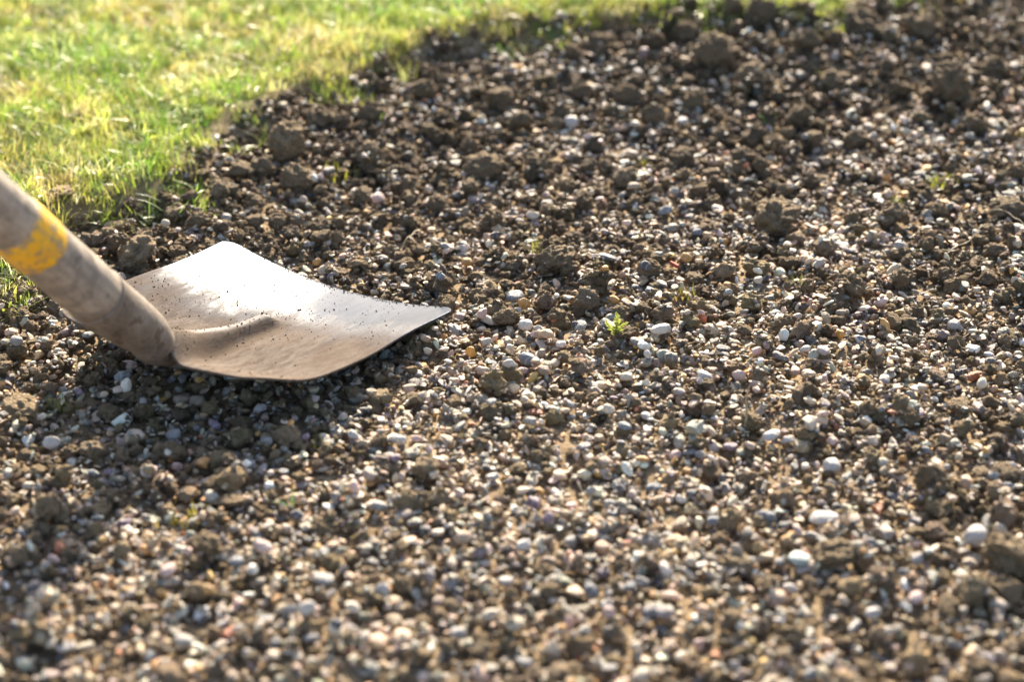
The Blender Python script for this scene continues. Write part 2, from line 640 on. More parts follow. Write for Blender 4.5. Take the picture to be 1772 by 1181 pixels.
def uniq(desc, noun, px, py, size):
    L = sorted(LAND, key=lambda l: (l[0] - px) ** 2 + ((l[1] - py) * 1.4) ** 2)
    L = [q for q in L if abs(q[0] - px) + abs(q[1] - py) > 14][:6]
    col = ['far left', 'left', 'centre left', 'centre', 'centre right', 'right', 'far right'][min(6, max(0, int(px / 1772 * 7)))]
    row = ['top', 'upper', 'upper middle', 'middle', 'lower middle', 'lower', 'bottom'][min(6, max(0, int(py / 1181 * 7)))]
    cand = [f'{desc} {noun} {place_words(px, py)}']
    cand += [f'{desc} {noun} between {a[2]} and {b[2]}' for i, a in enumerate(L[:4]) for b in L[i + 1:4]]
    cand += [f'{desc} {noun} {place_words(px, py)}, {row} {col} of the photo', f'{desc} {noun} {place_words(px, py)}, {row} {col}']
    cand += [f'{desc.split()[-1]} {noun} in the {row} {col} of the photo nearest {q[2]}' for q in L]
    cand += [f'{desc} {noun}, {row} {col}, near {q[2]}' for q in L]
    cand += [f'{ad} {desc} {noun} {place_words(px, py)}' for ad in ('smaller', 'lower-lying', 'half-buried', 'more rounded')]
    for lb in cand:
        if lb not in USED and len(lb.split()) <= 16:
            USED[lb] = 1
            return lb
    for lb in cand[::-1]:
        if len(lb.split()) <= 16: return lb


HERO = []                                            # (px,py) occupied


def hero_pebble(px, py, w_mm, col, desc, mesh, flat=.6, rz=None, tilt=.2, label=None, name='pebble'):
    x, y = G(px, py, .003)
    r = w_mm / 2000
    hz = r * flat
    z = drop(x, y, r * .8, hz, .0 if label else .12)
    OCC[int((x - r - X0) / CELL):int((x + r - X0) / CELL) + 1, int((y - r - .007 - Y0) / CELL):int((y + r - Y0) / CELL) + 1] = True
    if z is None: return None
    o = link(name, mesh)
    o.location = (x, y, z)
    o.rotation_euler = (rng.normal(0, tilt), rng.normal(0, tilt), rng.uniform(-1, 1) if rz is None else rz)
    k = np.array([v.co.z for v in mesh.vertices])
    mz = np.abs(k).max()
    o.scale = (r, r, r * flat / mz)
    o['col'] = [*col, 1.0]
    tag(o, label or uniq(desc, 'pebble', px, py, ''), 'pebble', 'pebbles in the gravel')
    HERO.append((px, py))
    return o


def hero_clod(px, py, w_px, flat=.7, g=1.0, mesh=None, label=None, dy=0.35):
    m = MM_PX(px, py)
    r = w_px * m / 2
    hz = r * flat
    x, y = G(px, py + w_px * .25, 0)
    z = drop(x, y, r * .8, hz, .17 if label else .29)
    OCC[int((x - r * .7 - X0) / CELL):int((x + r * .7 - X0) / CELL) + 1, int((y - r * .7 - Y0) / CELL):int((y + r * .7 - Y0) / CELL) + 1] = True
    if z is None: return None
    mesh = mesh or BIGCLODS[int(rng.integers(0, len(BIGCLODS)))]
    o = link('clod', mesh)
    o.location = (x, y, z)
    o.rotation_euler = (rng.normal(0, .3), rng.normal(0, .3), rng.uniform(0, 6.28))
    o.scale = (r, r, r * flat / .75)
    o['col'] = [SOIL[0] * g, SOIL[1] * g, SOIL[2] * g, 1.0]
    desc = 'crumbly brown soil' if w_px < 48 else 'large lumpy brown soil'
    tag(o, label or uniq(desc, 'clod', px, py, ''), 'soil clod', 'clods of soil')
    HERO.append((px, py))
    return o


CL = [(497,252,78,.85,1.25,'tall crumbly soil clod standing right at the edge of the lawn'),
 (552,205,66,.7,.9,None),(455,295,52,.7,1,None),(512,305,62,.7,1,None),(642,195,58,.7,.9,None),(590,215,40,.7,.9,None),
 (238,428,92,.55,1.35,'broad flat cracked clod behind the shovel handle'),(108,362,52,.3,1.9,'pale dry flat clod between the handle and the lawn'),(205,388,44,.35,1.8,'pale crusted clod left of the broad cracked clod'),(305,430,40,.7,1,None),(420,300,50,.7,1,None),(385,338,50,.7,1,None),(442,345,42,.7,1,None),
 (345,385,44,.7,1,None),(300,372,36,.7,1.1,None),(812,315,38,.95,.85,'dark round clod like a ball in the middle distance'),(935,262,58,.8,.9,None),(838,268,74,.7,1,None),(640,268,58,.7,1,None),
 (625,318,44,.7,1,None),(1340,356,92,.72,.95,'big rounded crumbly clod lying on the gravel right of centre'),(1552,362,54,.8,.95,'mossy-topped clod right of the big crumbly clod'),
 (1742,350,66,.8,.9,None),(1475,358,38,.8,1,None),(1470,492,54,.85,.95,'round dark clod in the right half level with the blade'),(1560,470,46,.7,.9,None),
 (1640,152,84,.85,.85,'big dark clod at the upper right on gravel'),(1380,190,56,.85,.8,None),(1310,52,66,.9,.8,None),(1130,82,44,.8,.8,None),
 (1238,104,78,.85,.95,'massive clod topping the heap near the grass'),(1398,92,50,.8,.9,None),(1035,90,46,.8,.9,None),(1185,75,50,.8,.8,None),(1262,50,50,.8,.75,None),
 (1490,60,78,.7,.8,None),(1590,65,72,.8,.9,None),(1765,292,50,.8,.85,None),(865,155,66,.7,.9,None),(765,135,46,.7,.85,None),(735,158,50,.7,.9,None),
 (958,436,74,.6,.95,'clod with a moss tuft beyond the blade tip'),(1120,462,54,.85,.95,None),(985,455,40,.7,.9,None),(40,690,80,.45,1.3,'flat pale clod at the left edge below the socket'),
 (82,868,74,.75,1.2,'sunlit clod beside the handle shadow at left'),(210,772,42,.7,1,None),(1612,812,90,.65,1,'lumpy long clod low at right among gravel'),
 (1752,950,120,.8,1,'largest clod cut by the right edge low down'),(1442,946,80,.6,1,'dark flattened clod right of the pale green oval pebble'),
 (875,533,54,.7,1,None),(966,538,44,.85,.95,None),(855,362,50,.7,1,None),(705,300,46,.7,1,None),(1235,330,40,.7,.9,None),
 (360,942,60,.7,1.05,None),(1180,250,60,.7,.85,None),(1290,260,60,.6,.85,None),(1480,230,50,.7,.85,None),(1560,150,46,.7,.85,None),(1690,210,50,.7,.8,None),
 (1005,150,48,.8,.85,None),(1085,160,54,.8,.85,None),(1130,190,50,.8,.85,None),(1300,140,56,.8,.85,None),(1440,140,60,.7,.85,None),(1720,120,60,.8,.8,None),
 (1200,170,48,.8,.85,None),(1250,215,44,.7,.85,None),(900,200,44,.7,.9,None),(700,235,50,.7,.95,None),(480,375,38,.7,1.05,None),(555,375,46,.7,1,None),
 (580,395,40,.7,1,None),(700,440,40,.7,1,None),(780,475,40,.7,1,None),(830,500,36,.7,1,None),(1200,470,40,.7,.95,None),(1060,420,44,.7,.95,None),
 (190,690,50,.6,1,None),(160,640,40,.7,1,None),(420,710,44,.6,1,None),(30,600,46,.7,1,None),(70,640,38,.7,1,None),(1360,550,42,.7,.95,None),
 (1290,560,36,.7,.95,None),(1650,480,50,.7,.9,None),(1720,420,50,.7,.9,None),(1500,700,46,.6,1,None),(1660,690,50,.6,1,None),(1600,700,40,.6,1,None),
 (1740,800,60,.6,1,None),(1300,800,40,.6,1,None),(940,965,46,.6,1,None),(1150,960,44,.6,1,None),(300,760,60,.5,1,None),(400,850,64,.45,1.1,None),
 (560,900,50,.5,1,None),(120,760,44,.6,1,None),(1740,1010,70,.7,1,None),(1640,1040,60,.6,1,None),(1700,1150,66,.6,1,None),(700,1000,46,.5,1,None),
 (1010,330,46,.7,.9,None),(1080,290,50,.7,.9,None),(980,300,40,.7,.9,None),(760,330,44,.7,.95,None),(1395,480,36,.7,.95,None),(620,440,38,.7,1,None)]
for c in CL:
    hero_clod(c[0], c[1], c[2], c[3], c[4], None, c[5])

K = dict(grey=(.33, .31, .28), blue=(.19, .21, .225), dark=(.085, .085, .09), white=(.55, .51, .45), cream=(.64, .54, .40), pink=(.62, .43, .36),
         orange=(.60, .33, .10), amber=(.75, .36, .05), red=(.55, .07, .02), purple=(.23, .16, .19), green=(.42, .49, .44), tan=(.44, .33, .23))
PB = [(1455,575,9,'amber',.9,'bright amber pebble on the gravel in the right half'),(1168,449,11,'red',.4,'brick red chip beside an orange pebble beyond the sprig'),
 (1187,446,11,'orange',.8,'orange rounded pebble touching the brick red chip'),(1384,956,17,'green',.45,'pale green flat oval pebble standing out low at right'),
 (1152,356,15,'blue',.6,'slate blue oval pebble in the middle distance'),(921,358,14,'cream',.6,'cream bean-shaped pebble in the middle distance'),
 (655,330,15,'pink',.8,'large pinkish white pebble among clods beyond the blade'),(988,203,16,'white',.8,'clean white round pebble far off between dark clods'),
 (287,403,9,'cream',.9,'small beige round pebble on soil behind the handle'),(1062,514,11,'orange',.8,'honey-coloured pebble just beyond the moss sprig'),
 (908,513,12,'orange',.9,'orange and white angular stone right of the blade tip'),(1144,582,19,'white',.45,'long white stone right of the moss sprig'),
 (835,538,11,'pink',.9,'dusky pink round pebble right of the blade tip'),(909,562,12,'white',.8,'left one of two white pebbles right of the tip'),
 (932,564,11,'white',.8,'right one of two white pebbles right of the tip'),(926,575,11,'pink',.6,None),(1116,479,11,'dark',.95,'dark grey ball-like pebble against a clod'),
 (890,498,16,'blue',.5,'blue-grey flat oval pebble beyond the blade tip'),(1051,456,18,'blue',.3,'thin slate blue sliver beyond the moss sprig'),
 (912,624,18,'blue',.6,'broad blue-grey pebble in front of the tip'),(905,638,14,'pink',.6,None),(882,652,14,'white',.7,None),(995,553,9,'dark',.9,None),
 (1688,922,18,'white',.7,'bright white pebble near the large right-edge clod'),(907,931,16,'white',.7,None),(531,1074,15,'white',.8,None),(850,1056,16,'cream',.6,None),
 (1440,792,14,'white',.8,'bright white pebble in the right half gravel'),(1425,885,22,'white',.4,'long white pebble above the pale green oval one'),
 (800,926,16,'tan',.6,'tan tooth-shaped stone in the front gravel'),(181,1053,8,'orange',.8,'small orange pebble low at left'),(1330,877,18,'blue',.5,None),
 (312,672,14,'tan',.5,'left one of two tan pebbles under the blade'),(338,672,14,'tan',.5,'right one of two tan pebbles under the blade'),
 (371,724,13,'purple',.6,'purplish pebble in the blade shadow'),(86,755,14,'white',.8,'white stone at the left rim of the blade shadow'),
 (450,690,14,'white',.6,None),(300,735,16,'grey',.5,None),(610,752,12,'white',.7,None),(560,745,13,'cream',.6,None),(725,618,10,'grey',.6,None),
 (815,604,10,'amber',.9,'small yellow pebble in front of the blade tip'),(1220,655,15,'white',.7,None),(1250,600,14,'dark',.4,None),(1120,620,9,'white',.9,None),
 (1555,548,11,'orange',.9,'glossy orange pebble beyond the amber one'),(1700,665,14,'cream',.8,None),(1650,560,13,'grey',.8,None),(1335,745,18,'white',.5,None),
 (1235,880,15,'blue',.5,None),(740,600,12,'cream',.6,None),(925,860,16,'purple',.6,None),(655,870,16,'grey',.5,None),(690,765,14,'white',.6,None),
 (1010,1090,14,'cream',.7,None),(1110,990,14,'grey',.6,None),(1170,770,12,'pink',.7,None),(560,1000,18,'grey',.45,None),(290,990,16,'pink',.5,None),
 (455,960,16,'pink',.5,'long pink stone in the sunlit front gravel'),(160,800,14,'blue',.5,None),(215,660,15,'blue',.6,'blue-grey pebble left of the shaded blade edge'),
 (70,585,11,'blue',.9,None),(30,607,13,'grey',.8,None),(1370,1000,14,'white',.7,None),(1510,1060,15,'white',.6,None),(1590,960,15,'grey',.6,None),
 (1265,760,14,'purple',.5,None),(1010,760,15,'grey',.5,None),(1130,820,16,'blue',.5,None),(985,700,14,'grey',.5,None),(1310,605,12,'pink',.7,None),
 (1400,640,14,'cream',.6,None),(1530,650,14,'grey',.6,None),(1395,600,12,'white',.6,None),(1380,540,11,'white',.7,None),(1260,505,11,'grey',.7,None)]
for i, (px, py, mm, kc, fl, lb) in enumerate(PB):
    c = np.array(K[kc]) * rng.uniform(.9, 1.1)
    me = PEBBLES[i % 10] if kc != 'red' else CHIPS[1]
    nm = {'grey': 'mid grey', 'blue': 'blue-grey', 'dark': 'dark slate', 'white': 'whitish', 'cream': 'cream', 'pink': 'pinkish', 'orange': 'orange',
          'amber': 'amber', 'red': 'red', 'purple': 'purplish', 'green': 'pale green', 'tan': 'tan'}[kc]
    sh = ' flat' if fl < .5 else (' rounded' if fl > .75 else ' oval')
    hero_pebble(px, py, mm * (1.0 if lb else .85), c, nm + sh, me, fl, None, .2, lb)

# further single pebbles, the larger ones of the bed
NAMES = [('mid grey', 'grey'), ('blue-grey', 'blue'), ('dark slate', 'dark'), ('whitish', 'white'), ('cream', 'cream'), ('pinkish', 'pink'),
         ('purplish', 'purple'), ('tan', 'tan'), ('orange', 'orange')]
NW = np.array([18, 15, 10, 10, 17, 13, 5, 12, 4.0]); NW /= NW.sum()
made = 0
hp = np.array(HERO)
for tries in range(4000):
    if made >= 215: break
    px, py = rng.uniform(10, 1760), rng.uniform(150, 1170)
    x, y = G(px, py)
    if lawn_sd(np.array([x]), np.array([y]))[0] > -.04 or rng.random() < soilness(np.array([x]), np.array([y]))[0]: continue
    if CAP[int((x - X0) / CELL), int((y - Y0) / CELL)] < 9: continue
    if np.hypot(*(np.array(HERO) - (px, py)).T).min() < 26: continue
    q = rng.choice(len(NAMES), p=NW)
    fl = rng.uniform(.35, .85)
    c = np.array(K[NAMES[q][1]]) * rng.uniform(.85, 1.1)
    ch = rng.random() < .3
    sh = ' angular' if ch else (' flat' if fl < .5 else (' rounded' if fl > .72 else ' oval'))
    if hero_pebble(px, py, rng.uniform(7.5, 12), c, NAMES[q][0] + sh, CHIPS[rng.integers(0, 6)] if ch else PEBBLES[rng.integers(0, 10)], fl * (.8 if ch else 1)):
        made += 1
# further single clods
made = 0
for tries in range(4000):
    if made >= 150: break
    px, py = rng.uniform(5, 1765), rng.uniform(20, 1170)
    x, y = G(px, py)
    if lawn_sd(np.array([x]), np.array([y]))[0] > -.04 or rng.random() > soilness(np.array([x]), np.array([y]))[0] ** 2: continue
    if CAP[int((x - X0) / CELL), int((y - Y0) / CELL)] < 9: continue
    if np.hypot(*(np.array(HERO) - (px, py)).T).min() < 24: continue
    if hero_clod(px, py, rng.uniform(22, 40) * (1 if py > 300 else .9), rng.uniform(.6, .9), rng.uniform(.8, 1.15), CLODS[rng.integers(0, 10)]): made += 1

# last light sprinkle of small stuff over everything
drop_field(80000, 1.1, .72)


# ---------------------------------------------------------------- scattered stuff as instances on points
def proto_collection(name, meshes):
    c = bpy.data.collections.new(name)
    for i, m in enumerate(meshes):
        o = bpy.data.objects.new(f'{name}_{i:02d}', m)
        c.objects.link(o)
    return c


def scatter(name, F, meshes, coll_name):
    me = bpy.data.meshes.new(name)
    P = np.array(F.P, np.float32)
    me.vertices.add(len(P)); me.vertices.foreach_set('co', P.ravel())
    for an, ty, key, data in (('rot', 'FLOAT_VECTOR', 'vector', F.Rr), ('scl', 'FLOAT_VECTOR', 'vector', F.Sc), ('idx', 'INT', 'value', F.I), ('col', 'FLOAT_COLOR', 'color', F.Co)):
        a = me.attributes.new(an, ty, 'POINT')
        a.data.foreach_set(key, np.array(data, np.int32 if ty == 'INT' else np.float32).ravel())
    me.update()
    for m in {mm.materials[0] for mm in meshes}: me.materials.append(m)
    o = link(name, me)
    ng = bpy.data.node_groups.new(name + '_nodes', 'GeometryNodeTree')
    ng.interface.new_socket('Geometry', in_out='INPUT', socket_type='NodeSocketGeometry')
    ng.interface.new_socket('Geometry', in_out='OUTPUT', socket_type='NodeSocketGeometry')
    nn = ng.nodes
    gi, go = nn.new('NodeGroupInput'), nn.new('NodeGroupOutput')
    ci_ = nn.new('GeometryNodeCollectionInfo')
    ci_.inputs['Collection'].default_value = proto_collection(coll_name, meshes)
    ci_.inputs['Separate Children'].default_value = True
    ci_.inputs['Reset Children'].default_value = True
    ip = nn.new('GeometryNodeInstanceOnPoints')
    ip.inputs['Pick Instance'].default_value = True
    def attr(nm, ty):
        n = nn.new('GeometryNodeInputNamedAttribute')
        n.data_type = ty
        n.inputs['Name'].default_value = nm
        return n.outputs[0]
    L = ng.links.new
    L(gi.outputs[0], ip.inputs['Points'])
    L(ci_.outputs[0], ip.inputs['Instance'])
    L(attr('idx', 'INT'), ip.inputs['Instance Index'])
    er = nn.new('FunctionNodeEulerToRotation')
    L(attr('rot', 'FLOAT_VECTOR'), er.inputs[0])
    L(er.outputs[0], ip.inputs['Rotation'])
    L(attr('scl', 'FLOAT_VECTOR'), ip.inputs['Scale'])
    L(ip.outputs[0], go.inputs[0])
    md = o.modifiers.new('scatter', 'NODES')
    md.node_group = ng
    return o


g_ = scatter('gravel', gravel, PEBBLES + CHIPS, 'pebble_shapes')
tag(g_, 'mixed grey, white and tan gravel bed strewn over soil', 'gravel', kind='stuff')
c_ = scatter('soil_crumbs', crumbs, CLODS, 'crumb_shapes')
tag(c_, 'loose dark brown soil crumbs scattered through the gravel bed', 'soil', kind='stuff')
print('gravel', len(gravel.P), 'crumbs', len(crumbs.P))


# ---------------------------------------------------------------- the shovel
def make_steel():
    m, t, b = new_mat('dusty_steel')
    tc = t.nodes.new('ShaderNodeTexCoord').outputs['Object']
    sep = t.nodes.new('ShaderNodeSeparateXYZ'); t.links.new(tc, sep.inputs[0])
    mp = t.nodes.new('ShaderNodeMapping'); t.links.new(tc, mp.inputs[0])
    mp.inputs['Scale'].default_value = (.35, 1, 1)
    n1 = noise_tex(t, mp.outputs[0], 28, 6, .65)
    n2 = noise_tex(t, mp.outputs[0], 160, 6, .7)
    n3 = noise_tex(t, tc, 900, 3, .6)
    mb = t.nodes.new('ShaderNodeMapping'); t.links.new(tc, mb.inputs[0])
    mb.inputs['Scale'].default_value = (.12, 1, 1)
    n4 = noise_tex(t, mb.outputs[0], 240, 5, .7)
    # dried mud towards the rear and in the hollow near side (local -y)
    a = math_(t, 'MULTIPLY_ADD', sep.outputs[0], -14.0, 2.45)
    a = math_(t, 'MULTIPLY_ADD', sep.outputs[1], -2.2, a)
    a = math_(t, 'ADD', a, math_(t, 'MULTIPLY_ADD', n1, 1.3, -.65))
    a = math_(t, 'ADD', a, math_(t, 'MULTIPLY_ADD', n2, .9, -.45))
    mud = ramp(t, a, -.25, 1.15, .05, .98)
    steel = mixrgb(t, ramp(t, n4, .35, .7), (.043, .056, .080), (.066, .082, .110))
    mudc = mixrgb(t, ramp(t, n2, .3, .7), (.074, .056, .042), (.158, .132, .110))
    mudc = mixrgb(t, ramp(t, n1, .45, .62, 0, .5), mudc, (.115, .082, .058))
    mudc = mixrgb(t, ramp(t, n3, .5, .68, 0, .6), mudc, (.07, .05, .035))
    c = mixrgb(t, mud, steel, mudc)
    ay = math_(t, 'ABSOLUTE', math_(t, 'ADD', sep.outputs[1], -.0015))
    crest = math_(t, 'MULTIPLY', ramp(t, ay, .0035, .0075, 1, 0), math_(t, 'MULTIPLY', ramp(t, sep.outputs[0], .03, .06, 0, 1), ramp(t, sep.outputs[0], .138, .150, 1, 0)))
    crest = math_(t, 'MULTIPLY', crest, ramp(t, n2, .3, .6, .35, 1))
    c = mixrgb(t, crest, c, (.27, .25, .23))  # worn rib top, with its bright highlight also painted into the colour
    side = math_(t, 'MULTIPLY', ramp(t, math_(t, 'ABSOLUTE', math_(t, 'ADD', sep.outputs[1], .013)), .004, .011, 1, 0), ramp(t, n1, .40, .6))
    side = math_(t, 'MULTIPLY', side, math_(t, 'MULTIPLY', ramp(t, sep.outputs[0], .13, .165, .9, 0), .85))
    c = mixrgb(t, side, c, (.085, .062, .044))
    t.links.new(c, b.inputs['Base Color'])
    t.links.new(ramp(t, mud, 0, 1, .06, .0), b.inputs['Metallic'])
    t.links.new(ramp(t, mud, 0, 1, .27, .9), b.inputs['Roughness'])
    b.inputs['Specular IOR Level'].default_value = .055
    h = math_(t, 'ADD', math_(t, 'MULTIPLY', n3, .1), math_(t, 'ADD', n2, math_(t, 'MULTIPLY', n4, .2)))
    h = math_(t, 'MULTIPLY', h, ramp(t, mud, 0, 1, .12, 1.0))
    bump(t, h, .5, .0014, b)
    return m


def make_socket_mat():
    m, t, b = new_mat('grimy_socket')
    tc = t.nodes.new('ShaderNodeTexCoord').outputs['Object']
    n1 = noise_tex(t, tc, 45, 6, .65)
    n2 = noise_tex(t, tc, 300, 6, .7)
    n4 = noise_tex(t, tc, 90, 4, .6)
    c = mixrgb(t, ramp(t, n1, .3, .7), (.12, .092, .068), (.27, .225, .18))
    c = mixrgb(t, ramp(t, n4, .52, .64, 0, .85), c, (.085, .055, .038))
    c = mixrgb(t, ramp(t, n2, .55, .75, 0, .5), c, (.10, .075, .055))
    t.links.new(c, b.inputs['Base Color'])
    b.inputs['Roughness'].default_value = .6
    b.inputs['Metallic'].default_value = .15
    bump(t, math_(t, 'ADD', n2, n1), .5, .0012, b)
    return m


def make_wood(yellow=False):
    m, t, b = new_mat('worn_yellow_paint' if yellow else 'weathered_handle')
    tc = t.nodes.new('ShaderNodeTexCoord').outputs['Object']
    mp = t.nodes.new('ShaderNodeMapping'); t.links.new(tc, mp.inputs[0])
    mp.inputs['Scale'].default_value = (1, 1, .08)
    n1 = noise_tex(t, mp.outputs[0], 220, 5, .65)
    n2 = noise_tex(t, tc, 60, 5, .65)
    n3 = noise_tex(t, tc, 130, 5, .6)
    c = mixrgb(t, ramp(t, n1, .3, .7), (.25, .205, .16), (.40, .335, .265))
    c = mixrgb(t, ramp(t, n2, .40, .60, 0, .75), c, (.15, .13, .11))
    c = mixrgb(t, ramp(t, n3, .60, .68, 0, .7), c, (.09, .07, .055))
    if yellow:
        c = mixrgb(t, ramp(t, n2, .3, .7), (.82, .46, .02), (.72, .36, .015))
        c = mixrgb(t, ramp(t, n3, .50, .60, 0, .85), c, (.30, .22, .12))
        c = mixrgb(t, ramp(t, n1, .52, .62, 0, .5), c, (.34, .26, .15))
    t.links.new(c, b.inputs['Base Color'])
    b.inputs['Roughness'].default_value = .55 if not yellow else .45
    bump(t, math_(t, 'ADD', n1, n3), .3, .001, b)
    return m


STEEL, SOCK, WOOD, YEL = make_steel(), make_socket_mat(), make_wood(), make_wood(True)

shovel = bpy.data.objects.new('shovel', None)
C.objects.link(shovel)
shovel.location = SH_O
shovel.rotation_euler = SH_M.to_euler()
shovel.empty_display_size = .05
tag(shovel, 'worn dusty garden shovel with yellow-banded handle, blade resting on the gravel', 'shovel')
NS, NT = 150, 150
s_, t_ = np.meshgrid(np.linspace(0, 1, NS), .45 * np.linspace(-1, 1, NT) + .55 * np.sin(np.linspace(-1, 1, NT) * math.pi / 2), indexing='ij')
x_, y_, z_ = blade_xyz(s_.ravel(), t_.ravel())
top = np.stack([x_, y_, z_], 1)
bot = top - [0, 0, T_BL]
vv = np.vstack([top, bot])
idx = np.arange(NS * NT).reshape(NS, NT)
q = np.stack([idx[:-1, :-1].ravel(), idx[1:, :-1].ravel(), idx[1:, 1:].ravel(), idx[:-1, 1:].ravel()], 1)
fs = [q, q[:, ::-1] + NS * NT]
ring = np.concatenate([idx[0, :], idx[1:, -1], idx[-1, -2::-1], idx[-2:0:-1, 0]])
rn = np.roll(ring, -1)
fs.append(np.stack([ring, rn, rn + NS * NT, ring + NS * NT], 1))
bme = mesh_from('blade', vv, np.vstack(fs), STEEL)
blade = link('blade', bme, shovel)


def tube_loft(name, centers, dirs, rads, mat, parent, seg=72, rough=0.0, caps=True):
    V = []; Fc = []
    for k, (c, d, r) in enumerate(zip(centers, dirs, rads)):
        d = Vector(d).normalized()
        side = Vector((0, 1, 0))
        up = d.cross(side).normalized()
        ry, rz = (r, r) if np.isscalar(r) else r
        for a in range(seg):
            an = 2 * math.pi * a / seg
            q_ = Vector(c) + side * math.cos(an) * ry + up * math.sin(an) * rz
            if rough: q_ += (q_ - Vector(c)).normalized() * rough * (mn.noise(q_ * 40) + .4 * mn.noise(q_ * 130))
            V.append(q_[:])
    n = len(centers)
    for k in range(n - 1):
        for a in range(seg):
            b2 = (a + 1) % seg
            Fc.append((k * seg + a, k * seg + b2, (k + 1) * seg + b2, (k + 1) * seg + a))
    if caps:
        Fc.append(tuple(range(seg))[::-1]); Fc.append(tuple((n - 1) * seg + a for a in range(seg)))
    me = mesh_from(name, V, Fc, mat)
    return link(name, me, parent)


# socket: grows out of the rib, bends up to the shaft axis
AX = Vector((-0.7592, -0.0116, 0.6507))
O0 = Vector((0.0006, -0.0042, 0.0190))
UPV = Vector((.65, 0, .76))
ctrl = [(Vector((BL * .32, 0, -.0030)), .0060), (Vector((BL * .24, 0, .0005)), .0085), (Vector((BL * .16, 0, .0045)), .0122), (Vector((BL * .06, 0, .0150)), .0142), (O0 + Vector((-.003, 0, .0048)), .0162),
        (O0 + AX * .020 + UPV * .0034, .0172), (O0 + AX * .045 + UPV * .0016, .0198), (O0 + AX * .075, .0214), (O0 + AX * .088, .0215)]
cs, rs = [], []
for k in range(len(ctrl) - 1):
    p0 = ctrl[max(k - 1, 0)][0]; p1, r1 = ctrl[k]; p2, r2 = ctrl[k + 1]; p3 = ctrl[min(k + 2, len(ctrl) - 1)][0]
    for j in range(14):
        u = j / 14
        pt = .5 * ((2 * p1) + (p2 - p0) * u + (2 * p0 - 5 * p1 + 4 * p2 - p3) * u * u + (3 * p1 - p0 - 3 * p2 + p3) * u ** 3)
        wob = 0
        cs.append(pt); rs.append(r1 + (r2 - r1) * u + wob)
cs.append(ctrl[-1][0]); rs.append(ctrl[-1][1])
ds = [(cs[min(i + 1, len(cs) - 1)] - cs[max(i - 1, 0)]) for i in range(len(cs))]
socket = tube_loft('socket', cs, ds, rs, SOCK, shovel, rough=.0005)
lip = tube_loft('socket_rim', [O0 + AX * .0855, O0 + AX * .0858, O0 + AX * .0878, O0 + AX * .0882], [AX] * 4, [.0210, .0219, .0219, .0209], SOCK, socket, rough=.0010)

# shaft in its own frame: local z along the axis
handle = bpy.data.objects.new('handle', None)
SHAFT_L = 1.18
hv = []; hf = []; seg = 48; prof = [(0.0, .0208), (.02, .0209), (.10, .0207), (.30, .0200), (.60, .0196), (.9, .0196), (1.1, .0200), (1.16, .0203), (1.175, .0190), (1.18, .012)]
zs = sorted(set([round(v, 4) for v in np.linspace(0, 1.15, 60)] + [p[0] for p in prof]))
for zz in zs:
    rr = np.interp(zz, [p[0] for p in prof], [p[1] for p in prof]) + .00025 * math.sin(zz * 40)
    for a in range(seg):
        an = 2 * math.pi * a / seg
        hv.append((rr * math.cos(an), rr * math.sin(an), zz))
for k in range(len(zs) - 1):
    for a in range(seg):
        b2 = (a + 1) % seg
        hf.append((k * seg + a, k * seg + b2, (k + 1) * seg + b2, (k + 1) * seg + a))
hf.append(tuple(range(seg))[::-1]); hf.append(tuple((len(zs) - 1) * seg + a for a in range(seg)))
bpy.data.objects.remove(handle)
handle = link('handle', mesh_from('handle', hv, hf, WOOD), shovel)
handle.location = O0 + AX * .080
handle.rotation_euler = AX.to_track_quat('Z', 'Y').to_euler()
B0, B1 = .080, .119
yv = []; yf = []
zz_ = np.linspace(B0, B1, 10)
for k, zz in enumerate(zz_):
    for a in range(seg * 2):
        an = math.pi * a / seg
        rr = .0213 if 0 < k < 9 else .0200
        edge = (.0012 * math.sin(an * 3 + 1) + .0007 * math.sin(an * 11)) * (1 if k > 4 else -1)
        yv.append((rr * math.cos(an), rr * math.sin(an), zz + edge))
for k in range(9):
    for a in range(seg * 2):
        b2 = (a + 1) % (seg * 2)
        yf.append((k * seg * 2 + a, k * seg * 2 + b2, (k + 1) * seg * 2 + b2, (k + 1) * seg * 2 + a))
band = link('yellow_band', mesh_from('yellow_band', yv, yf, YEL), handle)

